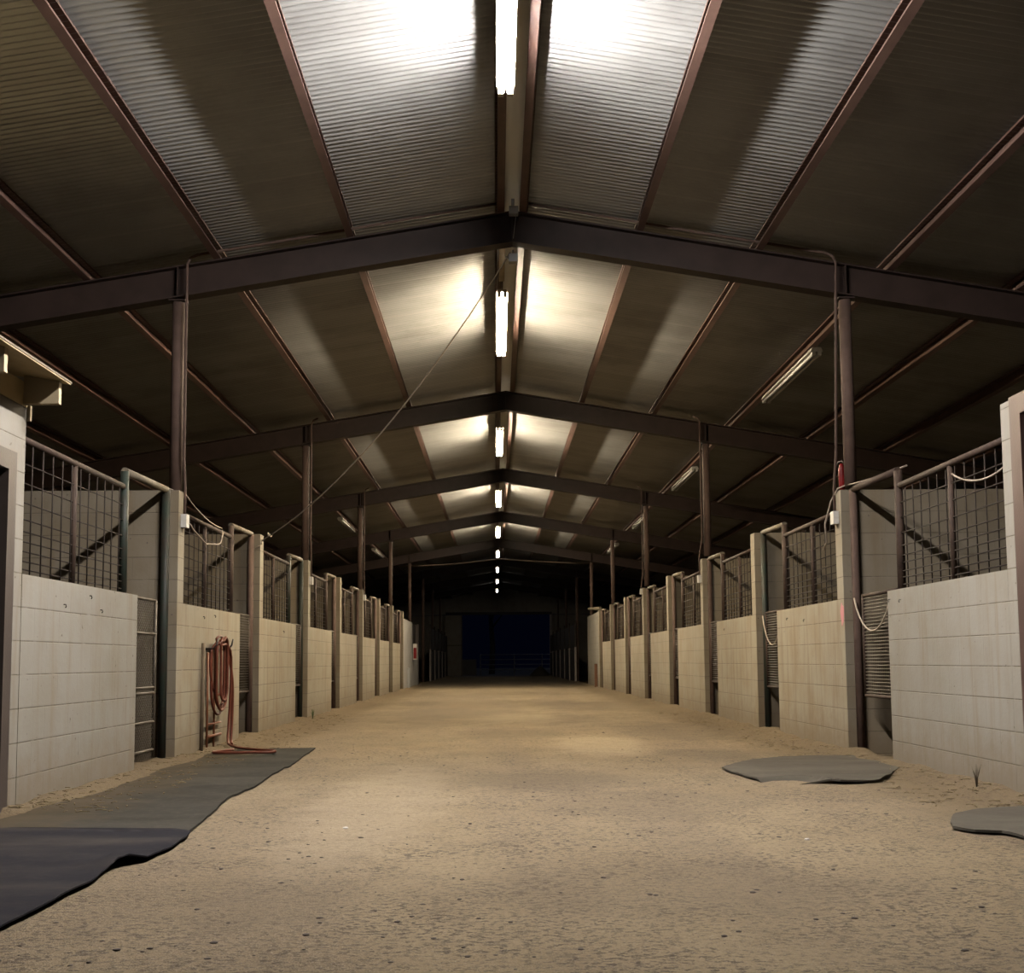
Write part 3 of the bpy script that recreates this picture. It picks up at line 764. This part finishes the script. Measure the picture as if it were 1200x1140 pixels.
# ropes hung in the right gateways
def loop_rope(label, y0, y1, x, z, drop, mat):
    pts = [(x, y0 + (y1-y0)*t, z - drop*(1-(2*t-1)**2)**.8) for t in [i/16 for i in range(17)]]
    tag(MB().tube(pts, .008, 7).build('hanging_rope', mat), label, 'rope', 'ropes looped across the gateways')
loop_rope('rope hanging in a loop over the first right mesh gate', 9.62, 10.62, XR+.055, 1.42, .31, MAT['rope'])
loop_rope('rope hanging in a deep loop over the second right mesh gate', 13.36, 14.30, XR+.055, 1.40, .36, MAT['rope'])

# ------------------------------------------------------------------ hose, rack and pole on the second left front
hx = XL + .045
tag(MB().tube([(XL+.03, 11.34, -.01), (XL+.03, 11.38, 1.07)], .019, 10).build('wooden_pole', MAT['pole_wood']), 'weathered pole standing upright beside the red hose on the wall', 'pole')
e = empty('hose_hook', (XL, 11.8, 1.05), 'black two-pronged hook holding the red hose on the wall', 'hook')
part(MB().box(XL+.001, XL+.012, 11.52, 12.2, 1.0, 1.03), 'hook_plate', MAT['black_steel'], e)
for y in (11.55, 12.2):
    part(MB().tube([(XL+.012, y-.02, 1.015), (XL+.09, y-.02, 1.02), (XL+.12, y-.015, 1.06), (XL+.125, y+.02, 1.12)], .009, 8), 'hook_prong', MAT['black_steel'], e)
e = empty('orange_rack', (XL, 11.6, 0), 'narrow orange pipe rack with two rungs behind the red hose', 'rack')
for y in (11.56, 11.84): part(MB().tube([(XL+.03, y, -.01), (XL+.03, y, .98)], .011, 8), 'rack_upright', MAT['orange_rack'], e)
for z, r in ((.275, .011), (.155, .016)): part(MB().tube([(XL+.03, 11.56, z), (XL+.03, 12.12, z)], r, 8), 'rack_rung', MAT['orange_rack'], e)
def u_path(y0, y1, zt, zb, x0, x1, n=8):
    """down from the top at y0, round the bottom, up again at y1"""
    r = abs(y1-y0)/2; yc = (y0+y1)/2; s_ = 1 if y1 > y0 else -1
    P_ = [(x0, y0, zt)]
    P_ += [(x0, y0, zb + r + (zt-zb-r)*(.66-.33*i)) for i in range(2)]
    for i in range(n+1):
        a = PI*i/n; P_.append((x0+(x1-x0)*i/n, yc - s_*r*math.cos(a), zb + r - r*math.sin(a)))
    P_ += [(x1, y1, zb + r + (zt-zb-r)*(.33+.33*i)) for i in range(2)]
    P_.append((x1, y1, zt)); return P_
hp = []
rng = random.Random(3)
tops = lambda y0, y1, x, z: [(x, y0 + (y1-y0)*t, z + .07*math.sin(PI*t)) for t in (.15, .35, .5, .65, .85)]
loops = [(11.58, 12.16, .30), (11.70, 11.98, .44), (11.66, 12.02, .40), (11.74, 11.94, .50), (11.62, 12.12, .36)]
b = MB()
for q, (y0, y1, zb) in enumerate(loops):
    x0 = XL + .05 + .022*(q % 4); x1 = x0 + .02
    hp += u_path(y0, y1, 1.0+.01*q, zb if q else .55, x0, x1) + list(reversed(tops(y0, y1, x1+.004, 1.03+.012*q)))
# last length: down the right-hand side, on to the mat and back in a flat bight
hp += [(XL+.12, 11.70, 1.05), (XL+.13, 11.95, 1.07), (XL+.13, 12.13, .98), (XL+.12, 12.18, .8), (XL+.11, 12.19, .5), (XL+.10, 12.18, .25), (XL+.10, 12.14, .09), (XL+.14, 12.02, .045),
       (XL+.32, 11.70, .033), (XL+.52, 11.42, .033), (XL+.72, 11.22, .033), (XL+.79, 11.13, .033), (XL+.76, 11.05, .033), (XL+.62, 11.03, .033), (XL+.4, 11.02, .033), (XL+.24, 11.04, .035),
       (XL+.19, 11.12, .04), (XL+.22, 11.25, .04), (XL+.30, 11.5, .036)]
hp = [(x, y, max(z, floor_h(x, y, False) + .042)) if x > XL+.13 else (x, y, z) for x, y, z in hp]
def smooth_path(P_, it=2):
    P_ = [Vector(q) for q in P_]
    for _ in range(it):
        o = [P_[0]]
        for i in range(len(P_)-1):
            o += [P_[i].lerp(P_[i+1], .25), P_[i].lerp(P_[i+1], .75)]
        P_ = o + [P_[-1]]
    return P_
b.tube(smooth_path(hp, 1), .0135, 9)
b2 = MB().tube(smooth_path([(XL+.10, 12.12, 1.0), (XL+.13, 12.22, .7), (XL+.125, 12.23, .35), (XL+.12, 12.20, .1), (XL+.15, 12.1, .05)], 2), .0155, 9)
e = empty('rubber_hose', (XL+.06, 11.85, 0), 'terracotta red rubber hose coiled on a wall hook and trailing to the mat', 'hose')
part(b, 'hose_coil', MAT['hose'], e)
part(b2, 'hose_tail', MAT['hose'], e)

# ------------------------------------------------------------------ rubber mats
def mat_mesh(poly, name, mat, lift, thick=.012, step=.09):
    """poly: closed outline (x, y); scan rows across it, drape on the floor"""
    ymin, ymax = min(q[1] for q in poly), max(q[1] for q in poly)
    rows = []; n = max(4, int((ymax-ymin)/step))
    for j in range(n+1):
        y = ymin + 1e-4 + (ymax-ymin-2e-4)*j/n; xs_ = []
        for (xa, ya), (xb, yb) in zip(poly, poly[1:]+poly[:1]):
            if (ya-y)*(yb-y) < 0: xs_.append(xa + (xb-xa)*(y-ya)/(yb-ya))
        x0, x1 = min(xs_), max(xs_)
        rows.append([(x0 + (x1-x0)*i/16, y) for i in range(17)])
    b = MB(); top = [(x, y, floor_h(x, y, False) + lift(x, y) + thick + .006) for r_ in rows for x, y in r_]
    bot = [(x, y, z-thick) for x, y, z in top]; N = 17; Mr = len(rows)
    fs = [(j*N+i, j*N+i+1, (j+1)*N+i+1, (j+1)*N+i) for j in range(Mr-1) for i in range(N-1)]
    K = N*Mr
    fs2 = [(K+q[3], K+q[2], K+q[1], K+q[0]) for q in fs]
    ring = [i for i in range(N)] + [j*N+N-1 for j in range(1, Mr)] + [(Mr-1)*N+i for i in range(N-2, -1, -1)] + [j*N for j in range(Mr-2, 0, -1)]
    sd = [(ring[(k+1) % len(ring)], ring[k], K+ring[k], K+ring[(k+1) % len(ring)]) for k in range(len(ring))]
    b.add(top+bot, fs+fs2, True); b.add(top+bot, sd, False)
    return b.build(name, mat)
o = mat_mesh([(-2.80, 5.95), (-1.575, 5.90), (-1.60, 6.34), (-1.66, 7.0), (-1.72, 7.66), (-1.70, 8.4), (-1.74, 9.2), (-1.735, 10.16), (-1.79, 11.0), (-1.83, 11.93), (-2.75, 11.83), (-2.80, 11.2), (-2.72, 10.3), (-2.79, 9.6), (-2.70, 8.6), (-2.64, 7.9), (-2.72, 7.1), (-2.78, 6.4)],
             'rubber_mat', MAT['mat_grey'], lambda x, y: .006*noise.noise(Vector((x*2, y*2, 5))))
tag(o, 'long dusty grey rubber mat under the hose along the left stall fronts', 'mat')
def curl(x, y):
    k = max(0, 1 - math.hypot(x+1.64, y-5.14)/.17)
    return .013 + .004*noise.noise(Vector((x*2.3, y*1.7, 2))) + .06*k*k
o = mat_mesh([(-2.82, 2.0), (-1.64, 2.0), (-1.66, 3.0), (-1.625, 3.94), (-1.60, 4.69), (-1.63, 5.0), (-1.60, 5.17), (-1.55, 5.2), (-1.52, 5.5), (-1.55, 6.0), (-1.575, 6.13), (-1.72, 6.19), (-1.9, 6.15), (-2.1, 6.22), (-2.3, 6.17), (-2.55, 6.26), (-2.79, 6.22)],
             'rubber_mat', MAT['mat_dark'], curl, thick=.006)
tag(o, 'dark blue-black rubber mat with an upturned edge at the lower left', 'mat')
def torn(x, y):
    k = max(0, 1 - math.hypot((x-2.06)/.24, (y-8.26)/.2))
    return -.09*k**.5 + .004 + .02*max(0, 1-abs(y-8.3)/.35)*(.5+.5*math.sin(x*9)) + .012*max(0, noise.noise(Vector((x*3, y*3, 1))))
o = mat_mesh([(1.765, 9.26), (1.80, 8.9), (1.84, 8.52), (1.925, 8.22), (2.04, 8.38), (2.12, 8.52), (2.2, 8.3), (2.374, 8.125), (2.55, 8.17), (2.686, 8.266), (2.85, 8.55), (2.99, 8.86), (3.19, 9.25), (3.19, 10.45), (2.8, 10.42), (2.36, 10.23), (2.0, 9.7)],
             'rubber_mat', MAT['mat_pale'], torn, step=.05)
tag(o, 'torn grey rubber mat lying before the first right gateway', 'mat')
o = mat_mesh([(2.354, 6.12), (2.30, 5.95), (2.317, 5.85), (2.38, 5.78), (2.441, 5.84), (2.509, 5.62), (2.7, 5.35), (3.1, 5.2), (3.2, 6.6), (3.0, 6.72), (2.73, 6.64), (2.5, 6.45)],
             'rubber_mat', MAT['mat_pale'], torn, thick=.013, step=.05)
tag(o, 'ragged dusty mat at the right edge before the red-brown jamb', 'mat')

# ------------------------------------------------------------------ clods, pebbles, weeds
b = MB(); rng = random.Random(11)
def lump(b, x, y, r, fl=.55):
    z = floor_h(x, y); vs = []; n = 6; a0 = rng.random()*6
    for j, (rr, zz) in enumerate(((.75, -.2), (1, .25), (.62, .75))):
        for k in range(n):
            a = a0 + 2*PI*k/n; q = r*rr*(.75+.5*rng.random())
            vs.append((x + q*math.cos(a), y + q*math.sin(a)*1.1, z + r*fl*zz))
    vs.append((x, y, z + r*fl))
    b.add(vs, [(j*n+k, j*n+(k+1) % n, (j+1)*n+(k+1) % n, (j+1)*n+k) for j in range(2) for k in range(n)] + [(2*n+k, 2*n+(k+1) % n, 3*n) for k in range(n)], True)
cnt = 0
while cnt < 1700:
    y = 2.6 + 13*rng.random()**1.9; x = -2.7 + 5.8*rng.random()
    if x < -1.5 and y < 12.1: continue
    if x > 1.75 and 8.1 < y < 10.5: continue
    if x > 2.25 and 5.1 < y < 6.8: continue
    if noise.noise(Vector((x*.9, y*.6, 4))) + .35 < rng.random()*.8: continue
    lump(b, x, y, .0025 + .0115*rng.random()**4, .4); cnt += 1
tag(b.build('dirt_clods', MAT['clod']), 'small dark clods and litter scattered over the sandy floor', 'clods', kind='stuff')
b = MB(); rng = random.Random(5); MAT['straw'] = paint('straw_litter', (.25, .19, .10), (.12, .088, .05), .85, 0, 25)
for side, n_ in ((XL, 620), (XR, 700)):
    sg = 1 if side < 0 else -1
    for _ in range(n_):
        y = (6.9 if side < 0 else 6.6) + 13*rng.random()**1.7; x = side + sg*(.03 + .62*rng.random()**1.5)
        if rng.random() < .35: x = side - sg*.25*rng.random(); 
        if not (-.01 <= (x-side)*sg): continue
        l = .02 + .06*rng.random(); a = rng.random()*PI; z = floor_h(x, y) + .006
        z += .014 if side < 0 and 5.9 < y < 11.9 and x > XL + .1 else 0
        b.tube([(x-l*math.cos(a)/2, y-l*math.sin(a)/2, z), (x, y, z+.006*rng.random()), (x+l*math.cos(a)/2, y+l*math.sin(a)/2, z)], .0018+.0016*rng.random(), 4)
tag(b.build('straw_litter', MAT['straw']), 'loose straw and litter along the foot of the stall fronts', 'straw', kind='stuff')
for (x, y, r, lab) in ((-.80, 6.28, .018, 'white pebble on the sand left of the middle of the aisle'), (1.50, 5.72, .016, 'pale pebble on the sand before the torn mat')):
    b = MB(); lump(b, x, y, r, .6); tag(b.build('pebble', MAT['pebble']), lab, 'pebble')
def weed(x, y, h, mat, label, n):
    e = empty('weed', (x, y, floor_h(x, y)), label, 'weed')
    b = MB(); rg = random.Random(int(y*10))
    for _ in range(n):
        a = rg.random()*6.28; l = h*(.4+.6*rg.random()); s_ = .35*rg.random()
        b.tube([(0,0,-.01), (math.cos(a)*l*s_*.4, math.sin(a)*l*s_*.4, l*.6), (math.cos(a)*l*s_, math.sin(a)*l*s_, l)], [.003, .0025, .0008], 4)
    b.build('stems', mat, e)
weed(XR-.075, 7.72, .16, MAT['dry_weed'], 'dry dark weed growing at the foot of the nearest right front', 18)
weed(XL+.10, 17.75, .16, MAT['weed'], 'small green weed at the foot of the third left wall end', 30)

# ------------------------------------------------------------------ one overall level for the reflectances (dusty barn under bare tubes)
for name, mt in MAT.items():
    if not mt.use_nodes or 'Principled BSDF' not in mt.node_tree.nodes: continue
    t = mt.node_tree; inp = t.nodes['Principled BSDF'].inputs['Base Color']
    k = {'roof': .62, 'ridge_cap': .85, 'dirt': .42, 'mat_grey': .25, 'mat_pale': .29, 'mat_dark': .29, 'block': .355, 'block_white': .37, 'block_divider': .34}.get(name, .42)
    x = t.nodes.new('ShaderNodeMix'); x.data_type = 'RGBA'; x.blend_type = 'MULTIPLY'; x.inputs[0].default_value = 1.0
    if inp.is_linked: t.links.new(inp.links[0].from_socket, x.inputs[6])
    else: x.inputs[6].default_value = inp.default_value
    x.inputs[7].default_value = (k, k, k, 1)
    t.links.new(x.outputs[2], inp)
